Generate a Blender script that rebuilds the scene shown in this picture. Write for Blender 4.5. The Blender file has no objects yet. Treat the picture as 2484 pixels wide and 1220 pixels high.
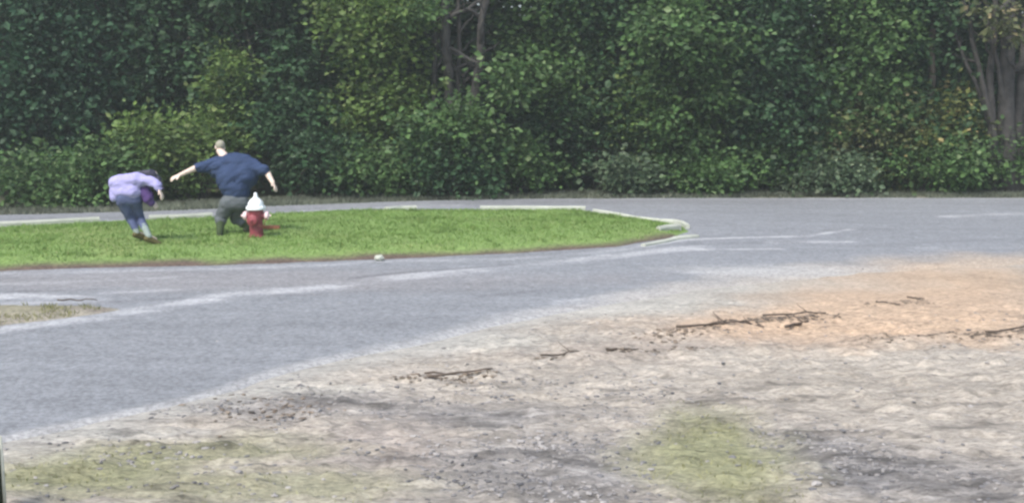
import bpy, bmesh, math, random
import numpy as np
from mathutils import Vector, Matrix, Quaternion, noise as mnoise

C = bpy.context.scene
COL = C.collection
R = math.radians
rng = np.random.default_rng(7)
random.seed(7)

# ------------------------------------------------------------------ camera
CAMZ, FPX, PW, PH = 2.5, 3000.0, 2484.0, 1220.0
PITCH = math.atan(405.0 / FPX)
cam = bpy.data.cameras.new('camera')
cam.sensor_width = 36.0
cam.lens = 36.0 * FPX / PW
cam.clip_end = 600
camo = bpy.data.objects.new('camera', cam)
COL.objects.link(camo)
camo.location = (0, 0, CAMZ)
camo.rotation_euler = (math.pi / 2 - PITCH, 0, 0)
C.camera = camo

# ------------------------------------------------------------------ light
SUN_EL, SUN_AZ = R(52), R(215)      # azimuth clockwise from +Y : behind the camera, to the left
w = bpy.data.worlds.new('World'); C.world = w; w.use_nodes = True
nt = w.node_tree
bg = nt.nodes['Background']
sky = nt.nodes.new('ShaderNodeTexSky'); sky.sky_type = 'NISHITA'; sky.sun_disc = False
sky.sun_elevation = SUN_EL; sky.sun_rotation = SUN_AZ
sky.air_density = 1.0; sky.dust_density = 3.0
nt.links.new(sky.outputs[0], bg.inputs[0]); bg.inputs[1].default_value = 0.105
sl = bpy.data.lights.new('sun', 'SUN'); sl.energy = 1.5; sl.angle = R(9); sl.color = (1.0, 0.955, 0.90)
so = bpy.data.objects.new('sun', sl); COL.objects.link(so)
sd = Vector((math.sin(SUN_AZ) * math.cos(SUN_EL), math.cos(SUN_AZ) * math.cos(SUN_EL), math.sin(SUN_EL)))
so.rotation_euler = sd.to_track_quat('Z', 'Y').to_euler(); so.location = (0, 0, 30)
C.view_settings.view_transform = 'Standard'; C.view_settings.look = 'None'
C.view_settings.exposure = 1.4; C.view_settings.gamma = 1.0
C.cycles.use_denoising = True
C.cycles.max_bounces = 5
C.cycles.filter_width = 2.6

# ------------------------------------------------------------------ helpers
def W(px, py):
    """ground point seen at a photo pixel"""
    u = (px - PW / 2) / FPX; v = (PH / 2 - py) / FPX
    dy = math.cos(PITCH) + v * math.sin(PITCH); dz = v * math.cos(PITCH) - math.sin(PITCH)
    t = -CAMZ / dz
    return u * t, dy * t

def depth_at(py): return W(PW / 2, py)[1]

def at(px, py, D):
    """point at ground distance D seen at a photo pixel"""
    u = (px - PW / 2) / FPX; v = (PH / 2 - py) / FPX
    dy = math.cos(PITCH) + v * math.sin(PITCH); dz = v * math.cos(PITCH) - math.sin(PITCH)
    t = D / dy
    return Vector((u * t, D, CAMZ + dz * t))

def tag(o, label=None, cat=None, group=None, kind=None):
    if label: o['label'] = label
    if cat: o['category'] = cat
    if group: o['group'] = group
    if kind: o['kind'] = kind
    return o

def empty(name, loc):
    o = bpy.data.objects.new(name, None); COL.objects.link(o); o.location = loc
    o.empty_display_size = 0.2
    return o

def link_mesh(name, me, mat=None, parent=None):
    o = bpy.data.objects.new(name, me); COL.objects.link(o)
    if mat: me.materials.append(mat)
    if parent: o.parent = parent
    return o

def npmesh(name, V, F, smooth=False):
    """V (n,3), F (m,k) one face size"""
    me = bpy.data.meshes.new(name)
    V = np.asarray(V, np.float32); F = np.asarray(F, np.int32)
    me.vertices.add(len(V)); me.vertices.foreach_set('co', V.ravel())
    k = F.shape[1]
    me.loops.add(F.size); me.loops.foreach_set('vertex_index', F.ravel())
    me.polygons.add(len(F))
    me.polygons.foreach_set('loop_start', np.arange(0, F.size, k, dtype=np.int32))
    me.polygons.foreach_set('loop_total', np.full(len(F), k, np.int32))
    me.polygons.foreach_set('use_smooth', np.full(len(F), smooth, bool))
    me.update(calc_edges=True); me.validate()
    return me

def vnoise(x, y, seed=0):
    x = np.asarray(x, float); y = np.asarray(y, float)
    xi = np.floor(x).astype(np.int64); yi = np.floor(y).astype(np.int64)
    xf = x - xi; yf = y - yi
    xf = xf * xf * (3 - 2 * xf); yf = yf * yf * (3 - 2 * yf)
    def h(a, b):
        n = (a * 374761393 + b * 668265263 + seed * 974634777) & 0x7fffffff
        n = ((n ^ (n >> 13)) * 1274126177) & 0x7fffffff
        n = n ^ (n >> 16)
        return (n & 0xffff) / 65535.0
    a = h(xi, yi); b = h(xi + 1, yi); c = h(xi, yi + 1); d = h(xi + 1, yi + 1)
    return (a * (1 - xf) + b * xf) * (1 - yf) + (c * (1 - xf) + d * xf) * yf

def fbm(x, y, seed=0, oct=4):
    s = 0; a = 0.5; t = 0
    for i in range(oct):
        s = s + a * vnoise(x * 2 ** i, y * 2 ** i, seed + i * 17); t += a; a *= 0.5
    return s / t

def inside(poly, x, y):
    r = np.zeros(x.shape, bool); n = len(poly)
    for i in range(n):
        x0, y0 = poly[i]; x1, y1 = poly[(i + 1) % n]
        c = ((y0 > y) != (y1 > y)) & (x < (x1 - x0) * (y - y0) / ((y1 - y0) or 1e-9) + x0)
        r ^= c
    return r

def pdist(line, x, y, closed=False):
    d = np.full(x.shape, 1e9); n = len(line)
    for i in range(n if closed else n - 1):
        x0, y0 = line[i]; x1, y1 = line[(i + 1) % n]
        vx, vy = x1 - x0, y1 - y0
        t = np.clip(((x - x0) * vx + (y - y0) * vy) / (vx * vx + vy * vy + 1e-12), 0, 1)
        d = np.minimum(d, np.hypot(x - x0 - t * vx, y - y0 - t * vy))
    return d

def Wp(pts): return [W(*p) for p in pts]

# ------------------------------------------------------------------ materials
def newmat(name):
    m = bpy.data.materials.new(name); m.use_nodes = True
    n = m.node_tree.nodes; b = n['Principled BSDF']
    b.inputs['Roughness'].default_value = 0.9
    b.inputs['Specular IOR Level'].default_value = 0.25
    return m, n, m.node_tree.links, b

def noise_node(n, l, scale, detail=5, rough=0.6, stretch=None):
    t = n.new('ShaderNodeTexNoise'); t.inputs['Scale'].default_value = scale
    t.inputs['Detail'].default_value = detail; t.inputs['Roughness'].default_value = rough
    c = n.new('ShaderNodeTexCoord')
    if stretch:
        mp = n.new('ShaderNodeMapping'); mp.inputs['Scale'].default_value = stretch
        l.new(c.outputs['Object'], mp.inputs[0]); l.new(mp.outputs[0], t.inputs['Vector'])
    else:
        l.new(c.outputs['Object'], t.inputs['Vector'])
    return t

def simple(name, col, var=0.18, scale=9, rough=0.9, spec=0.2, bump=0.15, bscale=60, trans=0):
    m, n, l, b = newmat(name)
    t = noise_node(n, l, scale)
    r = n.new('ShaderNodeValToRGB')
    r.color_ramp.elements[0].position = 0.3; r.color_ramp.elements[1].position = 0.7
    r.color_ramp.elements[0].color = tuple(c * (1 - var) for c in col) + (1,)
    r.color_ramp.elements[1].color = tuple(min(1, c * (1 + var)) for c in col) + (1,)
    l.new(t.outputs['Fac'], r.inputs[0]); l.new(r.outputs[0], b.inputs['Base Color'])
    b.inputs['Roughness'].default_value = rough; b.inputs['Specular IOR Level'].default_value = spec
    if bump:
        t2 = noise_node(n, l, bscale, 3)
        bp = n.new('ShaderNodeBump'); bp.inputs['Strength'].default_value = bump; bp.inputs['Distance'].default_value = 0.02
        l.new(t2.outputs['Fac'], bp.inputs['Height']); l.new(bp.outputs[0], b.inputs['Normal'])
    return m

def surface_mat(name, grain=(0.75, 1.25), gscale=55, bump=0.5, bdist=0.02, bscale=30, stretch=None):
    """albedo comes from the ground map attribute 'alb', broken up by fine grain"""
    m, n, l, b = newmat(name)
    a = n.new('ShaderNodeAttribute'); a.attribute_name = 'alb'
    t = noise_node(n, l, gscale, 6, 0.75, stretch)
    mr = n.new('ShaderNodeMapRange'); mr.inputs['From Min'].default_value = 0.4; mr.inputs['From Max'].default_value = 0.6
    mr.inputs['To Min'].default_value = grain[0]; mr.inputs['To Max'].default_value = grain[1]
    l.new(t.outputs['Fac'], mr.inputs[0])
    t3 = noise_node(n, l, 5, 5, 0.65)
    mr3 = n.new('ShaderNodeMapRange'); mr3.inputs['From Min'].default_value = 0.3; mr3.inputs['From Max'].default_value = 0.7
    mr3.inputs['To Min'].default_value = 0.88; mr3.inputs['To Max'].default_value = 1.12
    l.new(t3.outputs['Fac'], mr3.inputs[0])
    mu = n.new('ShaderNodeMath'); mu.operation = 'MULTIPLY'; l.new(mr.outputs[0], mu.inputs[0]); l.new(mr3.outputs[0], mu.inputs[1])
    if stretch:
        t4 = noise_node(n, l, 6.5, 4, 0.6, (1, 2.8, 1)); m4 = n.new('ShaderNodeMapRange')
        m4.inputs['From Min'].default_value = 0.56; m4.inputs['From Max'].default_value = 0.66; m4.inputs['To Min'].default_value = 1.03; m4.inputs['To Max'].default_value = 0.66
        l.new(t4.outputs['Fac'], m4.inputs[0]); mu4 = n.new('ShaderNodeMath'); mu4.operation = 'MULTIPLY'
        l.new(mu.outputs[0], mu4.inputs[0]); l.new(m4.outputs[0], mu4.inputs[1]); mu = mu4
    vm = n.new('ShaderNodeVectorMath'); vm.operation = 'SCALE'
    l.new(a.outputs['Color'], vm.inputs[0]); l.new(mu.outputs[0], vm.inputs['Scale'])
    l.new(vm.outputs[0], b.inputs['Base Color'])
    t2 = noise_node(n, l, bscale, 6, 0.7, stretch)
    bp = n.new('ShaderNodeBump'); bp.inputs['Strength'].default_value = bump; bp.inputs['Distance'].default_value = bdist
    l.new(t2.outputs['Fac'], bp.inputs['Height']); l.new(bp.outputs[0], b.inputs['Normal'])
    return m

def leaf_mat(name, dark, light, trans=0.25, accent=None, drift=.4):
    m, n, l, b = newmat(name)
    g = n.new('ShaderNodeNewGeometry')
    r = n.new('ShaderNodeValToRGB'); e = r.color_ramp.elements
    e[0].position = 0.0; e[0].color = dark + (1,)
    e[1].position = 0.85; e[1].color = light + (1,)
    if accent:
        x = e.new(0.93); x.color = light + (1,)
        x = e.new(0.95); x.color = accent + (1,)  # pale accent on a few leaves paints in the leaf highlights
    l.new(g.outputs['Random Per Island'], r.inputs[0])
    t = noise_node(n, l, 1.1, 3)
    mr = n.new('ShaderNodeMapRange'); mr.inputs['From Min'].default_value = 0.3; mr.inputs['From Max'].default_value = 0.7
    mr.inputs['To Min'].default_value = 1 - drift; mr.inputs['To Max'].default_value = 1 + drift; l.new(t.outputs['Fac'], mr.inputs[0])
    vm = n.new('ShaderNodeVectorMath'); vm.operation = 'SCALE'
    l.new(r.outputs[0], vm.inputs[0]); l.new(mr.outputs[0], vm.inputs['Scale'])
    l.new(vm.outputs[0], b.inputs['Base Color'])
    b.inputs['Roughness'].default_value = 0.55; b.inputs['Specular IOR Level'].default_value = 0.35
    tr = n.new('ShaderNodeBsdfTranslucent'); l.new(vm.outputs[0], tr.inputs['Color'])
    mx = n.new('ShaderNodeMixShader'); mx.inputs[0].default_value = trans
    l.new(b.outputs[0], mx.inputs[1]); l.new(tr.outputs[0], mx.inputs[2])
    l.new(mx.outputs[0], n['Material Output'].inputs['Surface'])
    return m

M = {}
M['ground'] = surface_mat('dirt_ground', (0.74, 1.24), 15, 0.75, 0.06, 9, (1, 2.4, 1))
M['road'] = surface_mat('worn_asphalt', (0.74, 1.26), 24, 0.45, 0.015, 40)
M['soil'] = surface_mat('turf_soil', (0.7, 1.3), 20, 0.5, 0.03, 15)
M['pebble'] = leaf_mat('pebble', (0.11, 0.11, 0.115), (0.29, 0.275, 0.26), 0.0)
M['kerb'] = simple('pale_concrete', (0.40, 0.42, 0.36), 0.2, 3, bump=0.3, bscale=20)
M['bark_dark'] = simple('dark_bark', (0.075, 0.066, 0.056), 0.5, 6, bump=0.8, bscale=18)
M['bark_grey'] = simple('grey_bark', (0.056, 0.053, 0.050), 0.45, 5, bump=0.8, bscale=18)
M['stick'] = simple('dead_wood', (0.10, 0.08, 0.065), 0.4, 12)
M['litter'] = leaf_mat('leaf_litter', (0.055, 0.045, 0.035), (0.24, 0.19, 0.14), 0.0)
M['turf'] = leaf_mat('turf_blades', (0.165, 0.265, 0.068), (0.200, 0.315, 0.085), 0.35, accent=(0.27, 0.31, 0.11), drift=.2)
M['drygrass'] = leaf_mat('dry_grass_blades', (0.17, 0.17, 0.070), (0.30, 0.30, 0.145), 0.25)
M['vergegrass'] = leaf_mat('verge_blades', (0.095, 0.115, 0.080), (0.17, 0.19, 0.14), 0.25)
LEAF = {
 'dark':  leaf_mat('dark_leaves', (0.022, 0.058, 0.024), (0.052, 0.116, 0.046), 0.3, accent=(0.075, 0.13, 0.065)),
 'blue':  leaf_mat('bluish_leaves', (0.020, 0.060, 0.030), (0.048, 0.114, 0.054), 0.3, accent=(0.085, 0.15, 0.09)),
 'mid':   leaf_mat('green_leaves', (0.032, 0.078, 0.022), (0.092, 0.172, 0.052), 0.3, accent=(0.16, 0.23, 0.10)),
 'lime':  leaf_mat('yellow_green_leaves', (0.048, 0.100, 0.022), (0.140, 0.220, 0.055), 0.35, accent=(0.22, 0.28, 0.10)),
 'olive': leaf_mat('olive_leaves', (0.050, 0.070, 0.024), (0.140, 0.160, 0.062), 0.25, accent=(0.29, 0.25, 0.13)),
 'amber': leaf_mat('yellowing_leaves', (0.060, 0.090, 0.024), (0.190, 0.215, 0.062), 0.3, accent=(0.36, 0.30, 0.13)),
 'grey':  leaf_mat('greyish_leaves', (0.038, 0.070, 0.036), (0.085, 0.130, 0.066), 0.2, accent=(0.19, 0.24, 0.15)),
}
M['deep'] = leaf_mat('deep_wood_leaves', (0.026, 0.062, 0.030), (0.060, 0.118, 0.054), 0.25)

# ------------------------------------------------------------------ ground map
def splat(x, y, px, py, rx, ry, seed=3, edge=0.45):
    """soft irregular patch whose extent is given by photo pixels, returns 0..1"""
    cx, cy = W(px, py)
    y1 = W(px, py + ry)[1]; y0 = W(px, py - ry)[1]
    hx = abs(W(px + rx, py)[0] - cx); hy = (y0 - y1) / 2; cy = (y0 + y1) / 2
    d = np.hypot((x - cx) / hx, (y - cy) / hy)
    d = d + (fbm(x * 2.2, y * 1.6, seed) - 0.5) * 0.9
    return np.clip((1 + edge - d) / (2 * edge), 0, 1)

def mixc(A, B, f):
    return A * (1 - f[..., None]) + np.array(B) * f[..., None]

def ground_albedo(x, y):
    A = np.zeros(x.shape + (3,)) + np.array((0.435, 0.392, 0.345))
    A = mixc(A, (0.460, 0.420, 0.372), np.clip(fbm(x * 0.5, y * 0.5, 5) * 2.4 - 0.8, 0, 1) * 0.6)
    for s in ((2250, 740, 360, 75), (2050, 790, 420, 45), (2330, 680, 260, 40), (1930, 805, 260, 35)):
        A = mixc(A, (0.540, 0.405, 0.295), splat(x, y, *s, seed=11) * 0.85)
    for s in ((1450, 850, 200, 30), (1950, 830, 320, 20)):
        A = mixc(A, (0.360, 0.310, 0.270), splat(x, y, *s, seed=13) * 0.6)
    for s in ((1500, 740, 300, 20), (1950, 690, 260, 18), (1150, 830, 250, 20), (700, 950, 180, 18), (250, 1050, 240, 14)):
        A = mixc(A, (0.485, 0.470, 0.430), splat(x, y, *s, seed=15) * 0.7)
    for s in ((1300, 1150, 290, 95), (2010, 1110, 150, 70), (700, 985, 260, 32), (2300, 1170, 260, 60), (1180, 1010, 230, 30)):
        gm = splat(x, y, *s, seed=17); A = mixc(A, (0.200, 0.195, 0.200), gm * 0.7)
        A = A * (1 + gm * (fbm(x * 5, y * 14, 25, 3) - 0.5) * 1.5)[..., None]  # ripple shading of the relief painted into the gravel colour
    A = mixc(A, (0.320, 0.280, 0.262), splat(x, y, 900, 1080, 190, 60, seed=19) * 0.6)
    for s, k in (((1745, 1110, 195, 100), .9), ((180, 1150, 230, 50), .85), ((560, 1180, 420, 40), .6), ((420, 1095, 340, 25), .65), ((640, 1060, 120, 14), .35)):
        A = mixc(A, (0.270, 0.275, 0.155), splat(x, y, *s, seed=21) * k)
    nr = pdist(road_near, x, y) + (fbm(x * 1.7, y * 1.7, 29) - .5) * .3
    A = mixc(A, (0.470, 0.455, 0.425), np.clip(1.2 - nr / .55, 0, 1) * np.clip((6 - x) / 4, 0, 1) * (y < 40) * 0.8)
    # paler patch, then streaks of varying tone over the dirt
    A = mixc(A, (0.450, 0.405, 0.350), splat(x, y, 2150, 930, 420, 80, seed=27) * 0.6)
    st = fbm(x * 1.3 + y * 0.5, y * 5.0 - x * 1.2, 31, 4)
    A = A * (0.76 + 0.48 * st[..., None])
    dk = np.clip(fbm(x * 2.5, y * 9.0, 33, 4) * 5 - 3.0, 0, 1) * np.clip((11.5 - y) / 1.5, 0.15, 1); A = A * (1 - 0.45 * dk[..., None])  # dark streaks: shading of ground ripples put into the dirt colour
    A = A * np.array((.865, .870, .845))
    for s in ((1900, 800, 330, 42), (2250, 735, 330, 70)):
        A = mixc(A, (0.500, 0.370, 0.262), splat(x, y, *s, seed=12) * 0.45)
    # woodland floor beyond the road
    f = np.clip((y - 24.6 - 0.13 * (x + 9)) / 1.2, 0, 1) * (x < 40)
    A = mixc(A, (0.085, 0.095, 0.055), np.clip(f, 0, 1))
    return A

wl = Wp([(-300, 850), (0, 803), (150, 785), (300, 764), (420, 742), (560, 722), (700, 708), (880, 690), (1050, 668), (1250, 650), (1450, 630), (1600, 612), (1700, 603)])
pale_lines = [   # worn paint and dusty streaks: (line, half width m, strength, softness)
    (wl, 0.22, 0.62), (Wp([(520, 727), (640, 712), (820, 700)]), 0.30, 0.55),
    (Wp([(1560, 600), (1650, 586), (1780, 580), (1960, 576), (2060, 560)]), 0.09, 0.8),
    (Wp([(1700, 609), (1890, 607)]), 0.09, 0.7), (Wp([(1880, 591), (2062, 589)]), 0.16, 0.7),
    (Wp([(2300, 528), (2484, 521), (2700, 517)]), 0.2, 0.55), (Wp([(2250, 606), (2484, 602), (2700, 600)]), 0.15, 0.45),
    (Wp([(1700, 664), (1900, 658), (2080, 655)]), 0.20, 0.6), (Wp([(1350, 737), (1480, 725), (1560, 715)]), 0.12, 0.5),
    (Wp([(0, 668), (250, 662), (560, 655), (900, 640), (1240, 632), (1480, 612), (1640, 588)]), 0.14, 0.35),
    (Wp([(-300, 727), (0, 724), (110, 724), (240, 730)]), 0.2, 0.9), (Wp([(-200, 738), (0, 739), (245, 739)]), 0.14, 0.7),
    (Wp([(0, 548), (240, 540), (520, 531), (800, 512), (1100, 500)]), 0.16, 0.35),
    (Wp([(0, 694), (180, 688), (420, 676)]), 0.12, 0.35), (Wp([(250, 716), (420, 707)]), 0.12, 0.4),
    (Wp([(2300, 485), (2484, 484), (2700, 484)]), 0.12, 0.5), (Wp([(1380, 484), (1600, 483), (2200, 483)]), 0.25, 0.3)]
dark_lines = [(Wp([(250, 738), (400, 730), (430, 728)]), 0.12, 0.45), (Wp([(860, 678), (960, 666), (1080, 658), (1240, 646)]), 0.07, 0.6),
    (Wp([(1120, 495), (1300, 494), (1600, 493), (1900, 492)]), 0.5, 0.22), (Wp([(0, 712), (260, 706)]), 0.08, 0.4),
    (Wp([(1150, 726), (1280, 712), (1340, 705)]), 0.10, 0.3), (Wp([(1660, 596), (1780, 594), (1950, 588)]), 0.1, 0.25),
    (Wp([(2000, 562), (2160, 558)]), 0.18, 0.22), (Wp([(0, 536), (300, 530)]), 0.2, 0.3), (Wp([(2080, 600), (2400, 585)]), 0.14, 0.25)]
road_near = Wp([(-700, 1190), (0, 1075), (150, 1045), (300, 1010), (420, 985), (550, 950), (700, 905), (850, 870), (1000, 842),
                (1200, 792), (1350, 763), (1500, 737), (1700, 703), (1900, 683), (2100, 660), (2300, 648), (2500, 640), (3300, 620)])
road_far = Wp([(3300, 478), (2484, 480), (1700, 480), (1300, 483), (1000, 489), (700, 500), (400, 513), (0, 523), (-700, 548)])
road_poly = road_near + road_far

def road_albedo(x, y):
    n1 = fbm(x * 0.35, y * 0.8, 41)
    A = np.zeros(x.shape + (3,)) + np.array((0.207, 0.218, 0.231))
    A = A * (0.90 + 0.20 * n1[..., None])
    # far lane smoother and bluer; middle strip a touch pinker
    A = mixc(A, (0.235, 0.225, 0.225), splat(x, y, 500, 685, 900, 25, seed=43) * 0.5)
    wob = (fbm(x * 1.5, y * 1.5, 45) - 0.5)
    st = fbm(x * 0.5 - y * 0.25, y * 4.0 + x * 0.35, 47, 4)
    A = A * (0.88 + 0.24 * st[..., None])
    for ln, hw, s in pale_lines:
        d = pdist(ln, x, y) + wob * hw * 1.2
        wear = np.clip(fbm(x * 1.6, y * 3.5, 49) * 3.2 - 0.85, 0.2, 1) * 0.9
        A = mixc(A, (0.46, 0.47, 0.48), np.clip((hw * 1.4 - d) / (hw * 1.0), 0, 1) * s * wear)
    for ln, hw, s in dark_lines:
        d = pdist(ln, x, y) + wob * hw
        A = mixc(A, (0.12, 0.12, 0.13), np.clip((hw * 1.3 - d) / (hw * 0.8), 0, 1) * s)
    # sand and dust carried over the near edge
    d = pdist(road_near, x, y)
    wdt = np.interp(x, [-6, -2, 1, 3, 6, 9], [0.10, 0.18, 0.5, 0.9, 1.1, 1.3])
    f = np.clip(1.15 - (d + wob * wdt * 0.9) / wdt, 0, 1)
    dust = np.stack([np.interp(x, [0, 3, 6], v) for v in ((.345, .37, .38), (.345, .345, .315), (.34, .305, .245))], -1)
    A = A * (1 - f[..., None] * .9) + dust * f[..., None] * .9
    f2 = splat(x, y, 2450, 655, 240, 10, seed=51)
    A = mixc(A, (0.450, 0.345, 0.250), f2 * 0.6)
    A = mixc(A, (0.365, 0.365, 0.355), splat(x, y, 1880, 660, 240, 14, seed=53) * 0.7)
    return A

def graded(lo, hi, flo, fhi, fine, grow=1.25, cap=6):
    a = list(np.arange(flo, fhi + 1e-6, fine)); s = fine; v = a[-1]
    while v < hi: s = min(s * grow, cap); v += s; a.append(v)
    s = fine; v = a[0]; b = []
    while v > lo: s = min(s * grow, cap); v -= s; b.append(v)
    return np.array(b[::-1] + a)

def ridge_h(x, y):
    """low windrow of pushed up soil where the dirt meets the dusty apron"""
    r1 = Wp([(1560, 822), (1700, 810), (1790, 790), (1900, 782), (2020, 772), (2120, 750), (2240, 728)])
    r2 = Wp([(960, 925), (1100, 918), (1190, 925), (1330, 880), (1480, 868), (1700, 862)])
    r3 = Wp([(2080, 830), (2250, 832), (2380, 818), (2600, 806)])
    h = 0
    for k, r in enumerate((r1, r2, r3)):
        d = pdist(r, x, y) + (fbm(x * 3, y * 3, 61 + k) - 0.5) * 0.25
        h = h + 0.05 * np.clip(1 - d / 0.22, 0, 1) * (0.3 + 1.1 * fbm(x * 5, y * 5, 65))
    return h

def ground_height(x, y):
    near = np.clip((15.5 - y) / 3, 0, 1) * np.clip(1 - (np.abs(x) - 12) / 3, 0, 1)
    h = 0.030 * (fbm(x * 2.2, y * 2.6, 71) - 0.5) * 2 + 0.050 * (fbm(x * 5, y * 11, 73, 3) - 0.5) + 0.055 * np.clip(fbm(x * 6, y * 13, 75, 2) - 0.5, 0, 1) * 2
    h = h * near + ridge_h(x, y) * near
    # fade to flat at the asphalt edge
    return h

gx = graded(-260, 260, -5.2, 8.5, 0.05, 1.22, 14)
gy = graded(-60, 420, 6.6, 14.0, 0.032, 1.15, 14)
GX, GY = np.meshgrid(gx, gy, indexing='ij')
rin = inside(road_poly, GX, GY)
rd = pdist(road_poly, GX, GY, True)
hz = ground_height(GX, GY)
hz = hz * np.clip((np.where(rin, 0, rd) - 0.05) / 0.5, 0, 1) + np.where(rin, -0.04, 0) * np.clip(rd / 0.4, 0, 1)
# ground rises gently into the wood
hz = hz + np.clip(GY - 31, 0, 60) * 0.10
V = np.stack([GX, GY, hz], -1).reshape(-1, 3)
nx, ny = len(gx), len(gy)
idx = np.arange(nx * ny).reshape(nx, ny)
F = np.stack([idx[:-1, :-1], idx[1:, :-1], idx[1:, 1:], idx[:-1, 1:]], -1).reshape(-1, 4)
me = npmesh('ground', V, F, True)
def set_alb(me, A):
    at_ = me.color_attributes.new('alb', 'FLOAT_COLOR', 'POINT')
    A = A.reshape(-1, 3); at_.data.foreach_set('color', np.concatenate([A, np.ones((len(A), 1))], 1).astype(np.float32).ravel())
set_alb(me, ground_albedo(GX, GY))
tag(link_mesh('ground', me, M['ground']), kind='structure')

# ---- road: its own slab, ragged at the near edge
rx_ = graded(-45, 45, -5.5, 13.0, 0.06, 1.2, 2.0)
ry_ = graded(6, 34, 8.0, 28.6, 0.06, 1.2, 1.0)
RX, RY = np.meshgrid(rx_, ry_, indexing='ij')
cxm = (RX[:-1, :-1] + RX[1:, 1:]) / 2; cym = (RY[:-1, :-1] + RY[1:, 1:]) / 2
wobx = (fbm(cxm * 2.2, cym * 2.2, 81) - 0.5) * 0.35
rmask = inside(road_poly, cxm, cym) | (pdist(road_poly, cxm, cym, True) < 0.2)
ridx = np.arange(RX.size).reshape(RX.shape)
RF = np.stack([ridx[:-1, :-1], ridx[1:, :-1], ridx[1:, 1:], ridx[:-1, 1:]], -1)[rmask]
used = np.unique(RF); remap = -np.ones(RX.size, int); remap[used] = np.arange(len(used))
sdr = np.where(inside(road_poly, RX, RY), 1, -1) * pdist(road_poly, RX, RY, True) + (fbm(RX * 1.8, RY * 1.8, 82) - .5) * .22
rz = np.clip(sdr * np.interp(RX, [-5, -1, 2], [0.8, 0.35, 0.08]) - 0.004, -0.03, 0.022) + 0.003 * (fbm(RX * 0.8, RY * 0.8, 83) - 0.5)
RV = np.stack([RX, RY, rz], -1).reshape(-1, 3)[used]
RA = road_albedo(RX, RY).reshape(-1, 3)[used]
RF = remap[RF]
# skirt down the broken edge
E = np.concatenate([RF[:, [0, 1]], RF[:, [1, 2]], RF[:, [2, 3]], RF[:, [3, 0]]])
key = np.sort(E, 1); _, inv, cnt = np.unique(key, axis=0, return_inverse=True, return_counts=True)
B = E[cnt[inv.ravel()] == 1]
bv = np.unique(B); bmap = {v: len(RV) + i for i, v in enumerate(bv)}
low = RV[bv].copy(); low[:, 2] = -0.05
SK = np.array([[b, a, bmap[a], bmap[b]] for a, b in B])
RV2 = np.concatenate([RV, low]); RA2 = np.concatenate([RA, RA[bv]])
me = npmesh('road', RV2, np.concatenate([RF, SK]), True); set_alb(me, RA2)
tag(link_mesh('road', me, M['road']), kind='structure')

# ------------------------------------------------------------------ mounds: turf island and the small dirt wedge
isl_px = [(-900, 600), (-300, 577), (0, 563), (240, 549), (500, 539), (800, 521), (950, 519), (1200, 518), (1420, 519), (1540, 538), (1620, 549), (1668, 558), (1672, 566),
          (1640, 578), (1500, 602), (1250, 618), (920, 633), (500, 649), (200, 654), (0, 662), (-300, 668), (-900, 676)]
isl = Wp(isl_px)
def mound(poly, step, height, albedo, seed, rag=0.12, rise=0.8):
    xs = [p[0] for p in poly]; ys = [p[1] for p in poly]
    X, Y = np.meshgrid(np.arange(min(xs) - .2, max(xs) + .2, step), np.arange(min(ys) - .2, max(ys) + .2, step), indexing='ij')
    sd_ = np.where(inside(poly, X, Y), 1, -1) * pdist(poly, X, Y, True) + (fbm(X * 3, Y * 3, seed) - 0.5) * rag
    z = np.where(sd_ > 0, 0.02 + height * (1 - np.exp(-np.clip(sd_, 0, 9) / rise * 2)) + 0.04 * (fbm(X * 1.2, Y * 1.2, seed + 3) - 0.5) * np.clip(sd_, 0, 1), 0.02 + sd_ * 0.8)
    ok = sd_ > -0.10
    fm = ok[:-1, :-1] & ok[1:, :-1] & ok[1:, 1:] & ok[:-1, 1:]
    ix = np.arange(X.size).reshape(X.shape)
    F = np.stack([ix[:-1, :-1], ix[1:, :-1], ix[1:, 1:], ix[:-1, 1:]], -1)[fm]
    u = np.unique(F); rm = -np.ones(X.size, int); rm[u] = np.arange(len(u))
    A = albedo(X, Y, sd_).reshape(-1, 3)[u]
    return npmesh('m', np.stack([X, Y, z], -1).reshape(-1, 3)[u], rm[F], True), A, (X, Y, z, sd_)
def turf_alb(x, y, s):
    A = np.zeros(x.shape + (3,)) + np.array((0.165, 0.250, 0.075))
    n = fbm(x * 0.9, y * 1.2, 91)
    A = mixc(A, (0.20, 0.215, 0.085), np.clip(n * 3 - 1.6, 0, 1) * .6)
    # bare soil rim on the side facing the near road
    lowl = pdist(isl[13:], x, y)
    A = mixc(A, (0.105, 0.078, 0.062), np.clip(1.35 - (lowl + (fbm(x * 2, y * 2, 93) - .5) * 0.25) / 0.22, 0, 1))
    return A
me, A, isl_grid = mound(isl, 0.08, 0.14, turf_alb, 95)
me.name = 'grass_island'; set_alb(me, A)
tag(link_mesh('grass_island', me, M['soil']), kind='structure')
wedge = Wp([(-500, 752), (0, 744), (120, 744), (250, 748), (300, 756), (180, 775), (0, 797), (-400, 840)])
def wedge_alb(x, y, s):
    A = np.zeros(x.shape + (3,)) + np.array((0.27, 0.25, 0.20))
    A = mixc(A, (0.20, 0.195, 0.10), np.clip(fbm(x * 1.5, y * 1.5, 97) * 3 - 1.2, 0, 1) * 0.8)
    return mixc(A, (0.15, 0.13, 0.115), np.clip(fbm(x * 4, y * 5, 98) * 4 - 2.2, 0, 1) * 0.7)
me, A, wedge_grid = mound(wedge, 0.06, 0.05, wedge_alb, 99)
me.name = 'dirt_verge'; set_alb(me, A)
tag(link_mesh('dirt_verge', me, M['soil']), kind='structure')

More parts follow.
